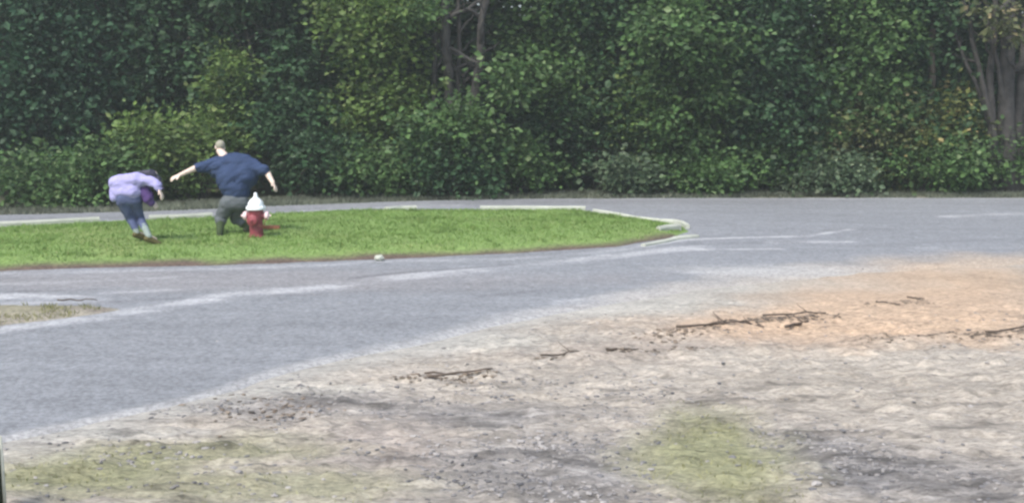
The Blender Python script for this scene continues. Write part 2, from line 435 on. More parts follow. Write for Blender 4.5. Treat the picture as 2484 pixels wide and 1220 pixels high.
# ------------------------------------------------------------------ grass blades
def blades(P, h, wd, lean=0.5, seed=0):
    g = np.random.default_rng(seed); n = len(P)
    a = g.uniform(0, 2 * np.pi, n); la = g.uniform(0, 2 * np.pi, n); lm = g.uniform(0.1, lean, n)
    hh = h * g.uniform(0.55, 1.25, n); ww = wd * g.uniform(0.7, 1.3, n)
    side = np.stack([np.cos(a), np.sin(a), np.zeros(n)], 1) * ww[:, None] / 2
    tip = P + np.stack([np.cos(la) * lm * hh, np.sin(la) * lm * hh, hh], 1)
    V = np.stack([P - side, P + side, tip], 1).reshape(-1, 3)
    return V, np.arange(3 * n).reshape(-1, 3)
X, Y, Z, S = isl_grid
n = 90000
from_x = rng.uniform(-11.5, 3.6, n); from_y = rng.uniform(15.5, 23.6, n)
ix = np.clip(((from_x - X[0, 0]) / 0.08).astype(int), 0, X.shape[0] - 1); iy = np.clip(((from_y - Y[0, 0]) / 0.08).astype(int), 0, X.shape[1] - 1)
lowd = pdist(isl[13:], from_x, from_y)
keep = (S[ix, iy] > 0.10) & (rng.uniform(0, 1, n) < np.clip((lowd - 0.10) / 0.3, 0.0, 1))
P = np.stack([from_x, from_y, Z[ix, iy] - 0.01], 1)[keep]
V1, F1 = blades(P, 0.042, 0.022, 1.3, 1)
# a few taller tufts
tc = P[rng.integers(0, len(P), 260)]
TP = (tc[:, None, :] + np.concatenate([rng.normal(0, 0.06, (260, 26, 2)), np.zeros((260, 26, 1))], 2)).reshape(-1, 3)
V2, F2 = blades(TP, 0.07, 0.022, 1.0, 2)
me = npmesh('turf', np.concatenate([V1, V2]), np.concatenate([F1, F2 + len(V1)]))
tag(link_mesh('turf', me, M['turf']), 'short bright green mown turf covering the long island', 'grass', kind='stuff')

def ground_z(x, y):
    x = np.asarray(x, float); y = np.asarray(y, float)
    i = np.clip(np.searchsorted(gx, x) - 1, 0, nx - 2); j = np.clip(np.searchsorted(gy, y) - 1, 0, ny - 2)
    fx = (x - gx[i]) / (gx[i + 1] - gx[i]); fy = (y - gy[j]) / (gy[j + 1] - gy[j])
    return (hz[i, j] * (1 - fx) + hz[i + 1, j] * fx) * (1 - fy) + (hz[i, j + 1] * (1 - fx) + hz[i + 1, j + 1] * fx) * fy

# thin foreground grass
n = 60000
x = rng.uniform(-4.5, 4.5, n); y = rng.uniform(6.9, 12.0, n)
dens = np.maximum.reduce([splat(x, y, 1750, 1120, 160, 115, 21) * 0.9, splat(x, y, 180, 1150, 210, 42, 21) * 0.55, splat(x, y, 560, 1185, 420, 35, 21) * 0.28, splat(x, y, 420, 1095, 340, 22, 21) * 0.25])
dens = dens * (0.15 + np.clip(fbm(x * 4, y * 4, 111) * 3 - 1.0, 0, 1)) * 0.5
k = rng.uniform(0, 1, n) < dens
P = np.stack([x[k], y[k], ground_z(x[k], y[k]) - 0.005], 1)
V1, F1 = blades(P, 0.030, 0.010, 1.3, 3)
tag(link_mesh('sparse_grass', npmesh('sparse_grass', V1, F1), M['drygrass']), 'thin yellowish grass growing in patches through the foreground gravel', 'grass', kind='stuff')
Xw, Yw, Zw, Sw = wedge_grid
n = 9000
x = rng.uniform(-6.5, -3.5, n); y = rng.uniform(12, 15, n)
ix = np.clip(((x - Xw[0, 0]) / 0.06).astype(int), 0, Xw.shape[0] - 1); iy = np.clip(((y - Yw[0, 0]) / 0.06).astype(int), 0, Xw.shape[1] - 1)
k = (Sw[ix, iy] > 0.05) & (fbm(x * 3, y * 3, 121) > 0.52)
P = np.stack([x, y, Zw[ix, iy] - 0.005], 1)[k]
V1, F1 = blades(P, 0.05, 0.014, 1.2, 4)
tag(link_mesh('verge_grass', npmesh('verge_grass', V1, F1), M['drygrass']), 'dry grass tufts on the small dirt wedge at the left edge', 'grass', kind='stuff')

# ------------------------------------------------------------------ gravel stones
ico = bmesh.new(); bmesh.ops.create_icosphere(ico, subdivisions=1, radius=1.0)
IV = np.array([v.co[:] for v in ico.verts]); IF = np.array([[v.index for v in f.verts] for f in ico.faces]); ico.free()
def stones(x, y, z, s, g, flat=0.5):
    n = len(x); a = g.uniform(0, 2 * np.pi, n)
    sc = np.stack([s * g.uniform(.8, 1.5, n), s * g.uniform(.6, 1.1, n), s * flat * g.uniform(.6, 1.2, n)], 1)
    V = IV[None] * (1 + g.uniform(-.22, .22, (n, len(IV), 1))) * sc[:, None, :]
    c, sn = np.cos(a)[:, None], np.sin(a)[:, None]
    V = np.stack([V[..., 0] * c - V[..., 1] * sn, V[..., 0] * sn + V[..., 1] * c, V[..., 2]], -1) + np.stack([x, y, z], 1)[:, None, :]
    F = IF[None] + (np.arange(n) * len(IV))[:, None, None]
    return V.reshape(-1, 3), F.reshape(-1, 3)
n = 42000
x = rng.uniform(-5.5, 7.5, n); y = rng.uniform(6.9, 13.5, n)
dg = np.maximum.reduce([splat(x, y, 1300, 1150, 300, 100, 17), splat(x, y, 2010, 1110, 170, 80, 17), splat(x, y, 700, 985, 280, 36, 17) * .8, splat(x, y, 2300, 1170, 280, 60, 17) * .6, splat(x, y, 1300, 960, 330, 55, 17) * .5, splat(x, y, 560, 1130, 600, 70, 17) * .35]) + 0.035
dg = dg * (1 - 0.75 * splat(x, y, 1750, 1120, 160, 115, 21)) * np.clip(fbm(x * 3, y * 5, 131) * 3 - 0.9, 0.05, 1)
k = (rng.uniform(0, 1, n) < dg) & ~inside(road_poly, x, y)
x, y = x[k], y[k]; g = np.random.default_rng(5); s = 0.010 + 0.024 * g.beta(1.2, 4, len(x))
V1, F1 = stones(x, y, ground_z(x, y) + s * 0.1, s, g)
tag(link_mesh('gravel', npmesh('gravel', V1, F1), M['pebble']), 'loose grey gravel scattered over the foreground dirt', 'gravel', kind='stuff')
# grit along the road surface
n = 700
x = rng.uniform(-5.5, 9, n); y = rng.uniform(8.8, 17, n); k = inside(road_poly, x, y) & ~inside(isl, x, y) & (fbm(x, y, 133) > .5)
x, y = x[k], y[k]; g = np.random.default_rng(6); s = 0.006 + 0.016 * g.beta(1.1, 4, len(x))
V1, F1 = stones(x, y, 0.018 + s * 0.2, s, g)
tag(link_mesh('road_grit', npmesh('road_grit', V1, F1), M['pebble']), 'small loose stones and grit lying on the grey road', 'gravel', kind='stuff')

# leaf litter / bark crumbs along the windrow
LX, LY = [], []
for ln, m_, sp in (([(1570, 822), (1700, 808), (1790, 785), (1900, 780), (2010, 770)], 900, 0.10), ([(2120, 745), (2240, 730)], 120, 0.07), ([(1310, 878), (1410, 862)], 120, .05),
                   ([(1480, 862), (1560, 858), (1720, 850)], 200, .08), ([(960, 925), (1190, 925)], 170, .05), ([(2080, 830), (2380, 820), (2560, 808)], 380, .09),
                   ([(100, 752), (240, 748)], 160, .07), ([(1500, 604), (1610, 590), (1660, 578)], 260, .10), ([(560, 985), (760, 1000)], 160, .2)):
    pts = Wp(ln); seg = np.array(pts)
    t = rng.uniform(0, len(seg) - 1 - 1e-6, m_); i = t.astype(int); f = (t - i)[:, None]
    p = seg[i] * (1 - f) + seg[i + 1] * f + rng.normal(0, sp, (m_, 2))
    LX.append(p[:, 0]); LY.append(p[:, 1])
x = np.concatenate(LX); y = np.concatenate(LY); g = np.random.default_rng(8); s = 0.008 + 0.020 * g.uniform(0, 1, len(x)) ** 2
V1, F1 = stones(x, y, np.maximum(ground_z(x, y), 0) + s * 0.2, s, g, 0.3)
tag(link_mesh('leaf_litter', npmesh('leaf_litter', V1, F1), M['litter']), 'brown leaf litter and bark crumbs strewn along the dirt edge', 'litter', kind='stuff')

# ------------------------------------------------------------------ tubes
def tube(bm, pts, rad, sides=8, cap=True):
    pts = [Vector(p) for p in pts]; rings = []
    up = Vector((0.13, 0.21, 1)).normalized()
    for i, p in enumerate(pts):
        d = (pts[min(i + 1, len(pts) - 1)] - pts[max(i - 1, 0)]).normalized()
        a = d.cross(up if abs(d.dot(up)) < 0.95 else Vector((1, 0, 0))).normalized(); b = d.cross(a)
        rings.append([bm.verts.new(p + (a * math.cos(2 * math.pi * k / sides) + b * math.sin(2 * math.pi * k / sides)) * rad[i]) for k in range(sides)])
    for r0, r1 in zip(rings, rings[1:]):
        for k in range(sides):
            f = bm.faces.new((r0[k], r0[(k + 1) % sides], r1[(k + 1) % sides], r1[k])); f.smooth = True
    if cap:
        bm.faces.new(rings[0][::-1]); bm.faces.new(rings[-1])

def wobbly(p0, p1, n=8, amp=0.05, seed=0, sag=0):
    g = random.Random(seed); p0 = Vector(p0); p1 = Vector(p1); out = []
    for i in range(n + 1):
        t = i / n; j = 0 if i == 0 else 1
        out.append(p0.lerp(p1, t) + Vector((g.uniform(-amp, amp) * j, g.uniform(-amp, amp) * j, g.uniform(-amp, amp) * .5 * j + sag * math.sin(math.pi * t))))
    return out

def bm_obj(name, bm, mat, parent=None):
    me = bpy.data.meshes.new(name); bm.normal_update(); bm.to_mesh(me); bm.free()
    return link_mesh(name, me, mat, parent)

# fallen sticks on the dirt
sticks = [((1905, 800), (1965, 792), .018, 'stubby crooked twig just below the long right branch of the brushwood line'),
          ((1720, 803), (1760, 790), .018, 'short upright leaning twig at the left end of the brushwood line'),
          ((1030, 914), (1150, 912), 0.010, 'straight dark stick lying on the gravel, farther of the crossed pair in mid foreground'),
          ((1040, 930), (1192, 924), 0.012, 'thick dark stick on the gravel, nearer of the pair in mid foreground'),
          ((1312, 876), (1412, 858), 0.010, 'bent dark twig on pale dirt just right of the two long sticks'),
          ((1470, 862), (1530, 858), .013, 'short twig on pinkish dirt between the bent twig and the long branch'),
          ((1640, 812), (1800, 800), 0.014, 'left branch of the dark brushwood line on the tan dirt'),
          ((1770, 780), (1850, 800), 0.015, 'crooked forked branch in the middle of the brushwood line'),
          ((1850, 776), (2008, 770), 0.012, 'long right branch of the brushwood line on the tan dirt'),
          ((2125, 742), (2185, 745), 0.010, 'lone dark twig on tan dirt above the brushwood line'),
          ((2200, 727), (2240, 732), 0.011, 'short stick at the far end of the twigs, by the road edge'),
          ((2390, 815), (2560, 806), 0.012, 'long brown stick on tan dirt at the right edge'),
          ((140, 748), (238, 746), 0.010, 'dark stick along the top of the small dirt wedge at left')]
for i, (a, b, r, lab) in enumerate(sticks):
    (x0, y0), (x1, y1) = W(*a), W(*b)
    p0 = Vector((x0, y0, float(ground_z(x0, y0)) + r * 1.4)); p1 = Vector((x1, y1, float(ground_z(x1, y1)) + r * 1.4))
    if i == 12: p0.z = 0.095; p1.z = 0.085
    o0 = (p0 + p1) / 2; o0.z = min(p0.z, p1.z)
    pts = wobbly(p0 - o0, p1 - o0, 7, 0.022, i + 3)
    for q in pts: q.z = max(q.z, 0) + 0.004
    bm = bmesh.new(); tube(bm, pts, [r * (1 - .07 * k) for k in range(8)], 7)
    if i in (0, 1, 4, 6, 7, 8, 11):
        q = pts[3]; tube(bm, wobbly(q, q + Vector((0.12, -0.10, 0.06)), 4, .01, i), [r * .6, r * .5, r * .45, r * .35, r * .25], 6)
        q = pts[5]; tube(bm, wobbly(q, q + Vector((-0.10, 0.09, 0.08)), 4, .01, i + 9), [r * .6, r * .5, r * .4, r * .3, r * .2], 6)
    o = bm_obj('stick', bm, M['stick']); o.location = o0
    tag(o, lab, 'stick', 'fallen sticks on the dirt')

# ------------------------------------------------------------------ kerb stones left around the turf
def kerb(px_line, label, wd=0.11, ht=0.10, z0=0.015):
    pts = Wp(px_line); bm = bmesh.new()
    P = [Vector((a, b, 0)) for a, b in pts]
    c = P[len(P) // 2].copy(); secs = []
    for i, p in enumerate(P):
        d = (P[min(i + 1, len(P) - 1)] - P[max(i - 1, 0)]).normalized(); nrm = Vector((-d.y, d.x, 0))
        prof = [(-wd / 2, 0), (-wd / 2 + .004, ht * .8), (-wd / 2 + .025, ht), (wd / 2 - .025, ht), (wd / 2 - .004, ht * .8), (wd / 2, 0)]
        secs.append([bm.verts.new(p - c + nrm * a + Vector((0, 0, z0 + b + random.uniform(-.006, .006)))) for a, b in prof])
    for s0, s1 in zip(secs, secs[1:]):
        for k in range(5): bm.faces.new((s0[k], s1[k], s1[k + 1], s0[k + 1]))
        bm.faces.new((s0[5], s1[5], s1[0], s0[0]))
    bm.faces.new(secs[0]); bm.faces.new(secs[-1][::-1])
    bmesh.ops.recalc_face_normals(bm, faces=bm.faces)
    o = bm_obj('kerb', bm, M['kerb']); o.location = c
    tag(o, label, 'kerb', 'pale kerb pieces around the turf island')
kerb([(-200, 572), (0, 561), (120, 555), (240, 548)], 'long whitish kerb on the far side of the turf, behind and left of the lavender runner', .16, .15)
kerb([(362, 543), (440, 540), (515, 536)], 'dull kerb length on the far side of the turf between the two adults', .12, .14)
kerb([(938, 521), (972, 517.5), (1010, 516.5)], 'short bright kerb piece on the far turf edge, alone right of the child', .14, .13)
kerb([(1165, 516), (1260, 516), (1420, 517)], 'thin straight kerb along the middle of the far turf edge', .07, .12)
kerb([(1440, 519), (1500, 530), (1545, 539), (1600, 545)], 'low curving kerb leading down to the island tip', .06, .09)
kerb([(1600, 545), (1635, 546.5), (1655, 550), (1668, 558)], 'bright hooked kerb piece at the pointed right tip of the turf', .08, .09)
kerb([(1596, 573), (1620, 569), (1648, 566)], 'stubby pale kerb stone just inside the turf tip', .10, .15)
kerb([(1560, 601), (1610, 592), (1640, 585)], 'flat pale kerb below the island tip on the near side', .09, .05)
kerb([(1636, 584), (1665, 581), (1690, 578.5)], 'flat white kerb end lying on the road beside the tip', .13, .05)
bm = bmesh.new(); bmesh.ops.create_icosphere(bm, subdivisions=2, radius=0.07)
for v in bm.verts: v.co *= random.uniform(.85, 1.15); v.co.z *= .7
o = bm_obj('stone', bm, M['kerb']); x0, y0 = W(920, 636); o.location = (x0, y0, 0.06)
tag(o, 'single small white stone on the near edge of the turf', 'stone')

# ------------------------------------------------------------------ foliage
def leaves(centers, spread, per, size, g, up=0.5, droop=0.25):
    """folded leaf blades scattered round clump centres"""
    n = len(centers) * per
    c = np.repeat(centers, per, 0); sp = np.repeat(spread, per)[:, None]
    P = c + g.normal(0, 1, (n, 3)) * sp * np.array([1, 1, .75])
    # spray direction: outwards of the clump, drooping
    d = (P - c) / (sp + 1e-6) + g.normal(0, .7, (n, 3)); d[:, 2] = d[:, 2] * .5 - droop
    d /= np.linalg.norm(d, axis=1, keepdims=True)
    nn = g.normal(0, .55, (n, 3)); nn[:, 2] += up + .3; nn[:, 1] -= .35
    s = np.cross(d, nn); s /= np.linalg.norm(s, axis=1, keepdims=True) + 1e-9
    nn = np.cross(s, d)
    L = size * np.minimum(np.exp(g.normal(-.15, .36, n)), 1.5)[:, None]; Wd = L * g.uniform(.28, .42, n)[:, None]
    b = P; t = P + d * L; m = P + d * L * .45 - nn * L * .05
    V = np.stack([b, m + s * Wd + nn * Wd * .35, t, m - s * Wd + nn * Wd * .35], 1)
    i = np.arange(n)[:, None] * 4
    F = np.stack([np.concatenate([i, i + 1, i + 2], 1), np.concatenate([i, i + 2, i + 3], 1)], 1).reshape(-1, 3)
    return V.reshape(-1, 3), F

def crown_centers(rx, ry, rz, cz, n, g, lumps=7):
    """clump centres in an uneven shell made of several overlapping lobes"""
    out = []
    lc = [(g.uniform(-.55, .55) * rx, g.uniform(-.5, .5) * ry, cz + g.uniform(-.6, .6) * rz, g.uniform(.35, .65)) for _ in range(lumps)]
    lc.append((0, 0, cz, .75))
    while len(out) < n:
        l_ = lc[g.integers(0, len(lc))]
        v = g.normal(0, 1, 3); v /= np.linalg.norm(v); r = g.uniform(.55, 1.05) ** .6
        p = np.array([l_[0] + v[0] * rx * l_[3] * r, l_[1] + v[1] * ry * l_[3] * r, l_[2] + v[2] * rz * l_[3] * r])
        if p[2] > 0.08: out.append(p)
    return np.array(out)

def bush(px, base_y, top_y, wpx, kind, label, seed, dD=0.0, size=.12, per=54, n=70, cat='bush', name='bush'):
    D = depth_at(base_y) + dD
    x = at(px, base_y, D).x; top = at(px, top_y, D).z; sc = D / FPX
    rx = wpx * sc / 2; H = top; g = np.random.default_rng(seed)
    root = empty(name, (x, D + min(rx, 1.0), 0))
    cc = crown_centers(rx, min(rx, 1.1), H / 2, H / 2, n, g)
    V, F = leaves(cc, np.full(len(cc), .13 + .07 * min(rx, 1.5)) * g.uniform(.7, 1.4, len(cc)), per, size, g)
    V[:, 2] = np.maximum(V[:, 2], 0.01)
    link_mesh('foliage', npmesh('foliage', V, F), LEAF[kind], root)
    bm = bmesh.new()
    for k in range(6):
        q = cc[g.integers(0, len(cc))]
        tube(bm, wobbly((g.uniform(-.12, .12), g.uniform(-.1, .1), -.05), q, 6, .04, seed * 7 + k), [.03, .028, .024, .02, .016, .012, .008], 6)
    bm_obj('stem', bm, M['bark_dark'], root)
    tag(root, label, cat, 'shrubs along the edge of the wood')
    return root

def tree(px, D, kind, label, seed, base_r=.12, height=7.5, crown=(2.0, 1.6, 2.2), crown_z=5.5, lean=(0, 0), boughs=(), bark='bark_dark', stems=None, size=.14, n=110, per=62, trunk_px=None):
    """tapered trunk(s) with limbs and a leafy crown; boughs = hanging sprays given in photo pixels (px,py,rpx,rpy,clumps)"""
    g = np.random.default_rng(seed); x = (px - PW / 2) * D / FPX
    root = empty('tree', (x, D, 0)); o = Vector((x, D, 0))
    cc = list(crown_centers(*crown, crown_z, n, g) + np.array([lean[0], lean[1], 0]))
    spans = []
    for (bx, by, rx, ry, m) in boughs:
        Db = D - g.uniform(.6, 1.3); c = at(bx, by, Db) - o; sc = Db / FPX; spans.append(c)
        for _ in range(m):
            v = g.normal(0, .5, 3); cc.append(np.array([c.x + v[0] * rx * sc, c.y + v[1] * .4, max(.2, c.z + v[2] * ry * sc)]))
    cc = np.array(cc)
    V, F = leaves(cc, g.uniform(.14, .30, len(cc)), per, size, g, droop=.4)
    link_mesh('crown', npmesh('crown', V, F), LEAF[kind], root)
    stems = stems or [((0, 0, -.1), (lean[0], lean[1], height * .85), base_r)]
    for k, (a, b, r) in enumerate(stems):
        bm = bmesh.new(); pts = wobbly(a, b, 12, .05, seed + k); pts[0] = Vector(a)
        rr = [r * (1.35 if i == 0 else 1) * (1 - .06 * i) for i in range(13)]
        tube(bm, pts, rr, 12); bm_obj('trunk', bm, M[bark], root)
        bm = bmesh.new()
        for q in range(6):
            s = pts[5 + q]; e = s + Vector((g.uniform(-1.3, 1.3), g.uniform(-1, 1), g.uniform(.3, 1.2)))
            tube(bm, wobbly(s, e, 6, .06, seed * 3 + q + k), [r * .38 * (1 - .13 * i) for i in range(7)], 6)
        for c in (spans if k == 0 else []):
            s = min(pts, key=lambda p: abs(p.z - c.z - .8))
            tube(bm, wobbly(s, c, 6, .05, seed + 50), [r * .3 * (1 - .13 * i) for i in range(7)], 6)
        bm_obj('limb', bm, M[bark], root)
    tag(root, label, 'tree', 'trees at the edge of the wood')
    return root

bush(70, 512, 385, 300, 'mid', 'low leafy bush at the left edge, touching the far road', 201, n=80)
bush(235, 508, 345, 210, 'mid', 'rounded green bush directly behind the lavender runner', 202, .3, n=70)
bush(340, 505, 265, 260, 'lime', 'yellow green shrub rising behind and above the lavender runner', 203, 1.0, n=90)
bush(470, 503, 255, 230, 'lime', 'broad yellow green shrub left of the man\'s head', 204, 1.0, n=90)
bush(545, 500, 95, 150, 'lime', 'tall narrow yellow green bush rising straight above the man\'s head', 205, 2.0, n=110)
bush(700, 497, 330, 230, 'dark', 'dark shaded bush just right of the man in the navy shirt', 206, 1.1, n=60)
bush(815, 492, 345, 170, 'dark', 'dark green spindly bush in front of the dark hollow', 207, .7, n=50)
bush(935, 488, 365, 270, 'mid', 'low green shrub over the far road, left of centre', 208, .1, n=75)
bush(1110, 486, 320, 220, 'dark', 'dark bush at the foot of the twin trunks', 209, -.4, n=70)
bush(1245, 483, 338, 190, 'mid', 'small arching light green shrub near the middle of the verge', 210, .1, n=60)
bush(1370, 482, 200, 250, 'dark', 'tall plain dark green bush right of the twin trunks', 211, 1.2, n=95)
bush(1540, 480, 395, 170, 'grey', 'knee high shrub with pale leaf tips at the road edge', 212, -.1, n=60)
bush(1590, 478, 190, 260, 'lime', 'large bright yellow green bush right of the dark hollow', 213, .8, n=130)
bush(1760, 478, 235, 240, 'mid', 'wide fresh green bush beside the brightest bush', 214, .7, n=115)
bush(1700, 479, 380, 230, 'mid', 'low green bush under the large green bushes', 215, .0, n=60)
bush(1925, 477, 255, 190, 'mid', 'green bush with a pale upright shoot, between the fresh green and olive bushes', 216, .5, n=85)
bush(2090, 477, 235, 250, 'olive', 'brownish olive bush left of the yellowing one', 217, .5, n=105)
bush(2290, 476, 195, 280, 'amber', 'tall yellowing olive bush in front of the leaning grey trunks', 218, .4, n=125)
bush(2010, 478, 390, 240, 'grey', 'low grass like bush with long pale blades by the road', 219, -.1, n=60)
bush(2260, 477, 345, 260, 'mid', 'deep green low bush under the yellowing bush', 220, -.1, n=85)
bush(2440, 475, 320, 170, 'mid', 'low green bush at the right edge under the trunks', 221, .1, n=65)

tree(20, 28.0, 'blue', 'bluish green tree filling the upper left corner', 301, crown=(2.2, 1.3, 3.3), crown_z=3.4, n=323)
tree(250, 29.0, 'blue', 'dark blue green tree behind the shrubs over the lavender runner', 302, crown=(2.0, 1.3, 3.3), crown_z=3.4, n=285)
tree(430, 29.6, 'dark', 'dark tree between the blue green tree and the pale branch', 303, crown=(1.6, 1.3, 3.3), crown_z=3.4, n=209)
tree(640, 29.0, 'dark', 'shaded tree with a pale leaning bare branch', 304, crown=(1.4, 1.2, 1.3), crown_z=5.0, n=90, bark='bark_grey', boughs=[(620, 230, 120, 60, 26), (660, 320, 120, 50, 22), (700, 120, 60, 60, 8)],
     stems=[((.3, 0, -.1), (-.7, -.2, 6.2), .07), ((.5, .1, -.1), (.3, .1, 5.5), .05)])
tree(790, 30.0, 'dark', 'deep green tree behind the dark hollow', 305, crown=(1.9, 1.2, 3.3), crown_z=3.4, n=209)
tree(915, 29.3, 'lime', 'tree with yellow green leaves in a clump at the top, left of the twin trunks', 306, crown=(1.2, 1.0, .9), crown_z=4.9, n=90, size=.14,
     boughs=[(960, 40, 120, 60, 24), (880, 80, 80, 50, 14), (950, 130, 90, 20, 8), (930, 220, 110, 60, 26), (890, 300, 130, 60, 26)])
tree(1090, 28.4, 'mid', 'twin trunked tree standing in the upper centre, bare grey stems showing', 307, bark='bark_grey', crown=(1.7, 1.2, 1.0), crown_z=7.0, n=60,
     stems=[((.05, -.1, -.1), (-.1, -.2, 6.8), .17), ((.25, .05, .8), (.22, .05, 6.6), .07), ((.30, -.1, -.1), (1.15, -.3, 6.8), .14), ((-.25, 0, -.1), (-.35, -.1, 6.8), .08), ((-.05, -.1, 1.6), (.55, -.1, 3.2), .05)],
     boughs=[(1020, 30, 40, 40, 6), (1235, 190, 60, 50, 10), (1110, 300, 110, 45, 26), (1080, 350, 120, 50, 24)])
tree(1345, 29.5, 'mid', 'slim green tree right of the twin trunks', 308, crown=(1.4, 1.1, 3.3), crown_z=3.4, n=209, boughs=[(1290, 190, 90, 50, 14)])
tree(1450, 29.6, 'dark', 'dark green tree behind the middle hollow', 309, crown=(1.7, 1.2, 3.3), crown_z=3.4, n=266)
tree(1650, 28.8, 'mid', 'green tree hanging over the brightest bush', 310, crown=(1.5, 1.1, 3.3), crown_z=3.4, n=228, boughs=[(1660, 80, 110, 70, 16)])
tree(1870, 29.2, 'dark', 'dark tree above the fresh green bush', 311, crown=(1.7, 1.2, 3.3), crown_z=3.4, n=247)
tree(2080, 29.0, 'mid', 'green tree right of the dark one, over the olive bush', 312, crown=(1.6, 1.2, 3.3), crown_z=3.4, n=237)
tree(2250, 29.3, 'dark', 'shaded tree between the olive bush and the leaning trunks', 313, crown=(1.3, 1.1, 3.3), crown_z=3.4, n=152)
tree(2440, 28.7, 'olive', 'clump of leaning grey trunks at the right edge', 314, bark='bark_grey', crown=(1.6, 1.2, 1.0), crown_z=6.3, n=70,
     stems=[((.05, 0, -.1), (-.25, 0, 6.8), .25), ((.25, 0, -.1), (.35, .1, 6.8), .17), ((-.1, -.05, .9), (-2.2, .3, 5.8), .06), ((.05, -.1, 1.4), (-1.2, -.2, 6.0), .07), ((.0, .1, -.1), (.05, .2, 6.5), .1), ((.45, -.1, -.1), (.62, .0, 6.8), .10), ((-.35, -.1, -.1), (-.55, .1, 6.8), .12), ((-.2, -.2, .6), (-1.7, .1, 6.4), .08), ((.7, -.2, -.1), (.3, -.1, 6.8), .11)],
     boughs=[(2400, 60, 60, 40, 7)])

# dense wood behind
g = np.random.default_rng(401)
n = 2300
cx = g.uniform(-17, 17, n); cy = g.uniform(30.4, 35, n); cz = g.uniform(0.1, 8.5, n) 
cc = np.stack([cx, cy, cz + np.clip(cy - 31, 0, 60) * .10], 1)
V, F = leaves(cc, g.uniform(.25, .5, n), 60, .24, g)
tag(link_mesh('deep_wood', npmesh('deep_wood', V, F), M['deep']), 'dense dark leafy wood filling everything behind the edge trees', 'wood', kind='stuff')
n = 1500
cx = g.uniform(-46, 46, n); cy = g.uniform(37, 46, n); cz = g.uniform(0, 13, n)
V, F = leaves(np.stack([cx, cy, cz + 1.], 1), g.uniform(.6, 1.0, n), 44, .6, g)
tag(link_mesh('far_wood', npmesh('far_wood', V, F), M['deep']), 'far wall of dark trees closing the view', 'wood', kind='stuff')

# verge grass under the shrubs
n = 30000
px = g.uniform(-100, 2600, n); base = np.interp(px, [-100, 0, 400, 700, 1000, 1300, 1700, 2600], [526, 523, 513, 500, 489, 483, 480, 479])
D0 = np.array([depth_at(b) for b in base]); D = D0 + g.uniform(-.15, 1.6, n) ** 1
x = (px - PW / 2) * D / FPX
k = fbm(x * 1.2, D * 2, 411) > .36
P = np.stack([x, D, np.zeros(n)], 1)[k]
V1, F1 = blades(P, .10, .022, 1.1, 12)
tag(link_mesh('roadside_grass', npmesh('roadside_grass', V1, F1), M['vergegrass']), 'greyish green rough grass between the far road and the shrubs', 'grass', kind='stuff')

# ------------------------------------------------------------------ people
def cap_mesh(bm, p0, r0, p1, r1, seg=16):
    p0 = Vector(p0); p1 = Vector(p1); d = p1 - p0; L = d.length
    if L < 1e-6: d = Vector((0, 0, 1)); L = 1e-6
    q = d.normalized().to_track_quat('Z', 'Y'); rings = []
    for k in range(-5, 1):
        a = math.radians(k * 90 / 5.0 if k else 0); rings.append((r0 * math.sin(a), r0 * math.cos(a)))
    for k in range(0, 6):
        a = math.radians(k * 18); rings.append((L + r1 * math.sin(a), r1 * math.cos(a)))
    vr = []
    for z, r in rings:
        r = max(r, 1e-4)
        vr.append([bm.verts.new(p0 + q @ Vector((r * math.cos(2 * math.pi * s / seg), r * math.sin(2 * math.pi * s / seg), z))) for s in range(seg)])
    for a, b in zip(vr, vr[1:]):
        for s in range(seg): bm.faces.new((a[s], a[(s + 1) % seg], b[(s + 1) % seg], b[s]))
    bm.faces.new(vr[0][::-1]); bm.faces.new(vr[-1])

def ell_mesh(bm, c, rad, rot=None):
    r = bmesh.ops.create_icosphere(bm, subdivisions=3, radius=1.0)
    m = Matrix.Translation(c) @ (rot.to_matrix().to_4x4() if rot else Matrix()) @ Matrix.Diagonal((*rad, 1))
    bmesh.ops.transform(bm, matrix=m, verts=r['verts'])

def blob(name, prims, mat, parent, voxel=.008, smooth=4, fold=0):
    bm = bmesh.new()
    for p in prims:
        if p[0] == 'c': cap_mesh(bm, *p[1:])
        else: ell_mesh(bm, Vector(p[1]), p[2], p[3] if len(p) > 3 else None)
    me = bpy.data.meshes.new(name); bm.to_mesh(me); bm.free()
    o = bpy.data.objects.new(name, me); COL.objects.link(o)
    m = o.modifiers.new('r', 'REMESH'); m.mode = 'VOXEL'; m.voxel_size = voxel; m.use_smooth_shade = True
    if smooth:
        s = o.modifiers.new('s', 'SMOOTH'); s.factor = .5; s.iterations = smooth
    dg = bpy.context.evaluated_depsgraph_get(); me2 = bpy.data.meshes.new_from_object(o.evaluated_get(dg))
    bpy.data.objects.remove(o); bpy.data.meshes.remove(me)
    me2.name = name
    if fold:
        for v in me2.vertices:
            c_ = v.co; q_ = Vector((c_.x * 5 + c_.z * 3, c_.y * 4, c_.z * 11 - c_.x * 5))
            v.co = c_ + v.normal * (mnoise.noise(q_) * fold + mnoise.noise(q_ * 2.1) * fold * .5)
    for p in me2.polygons: p.use_smooth = True
    me2.materials.clear()
    return link_mesh(name, me2, mat, parent)

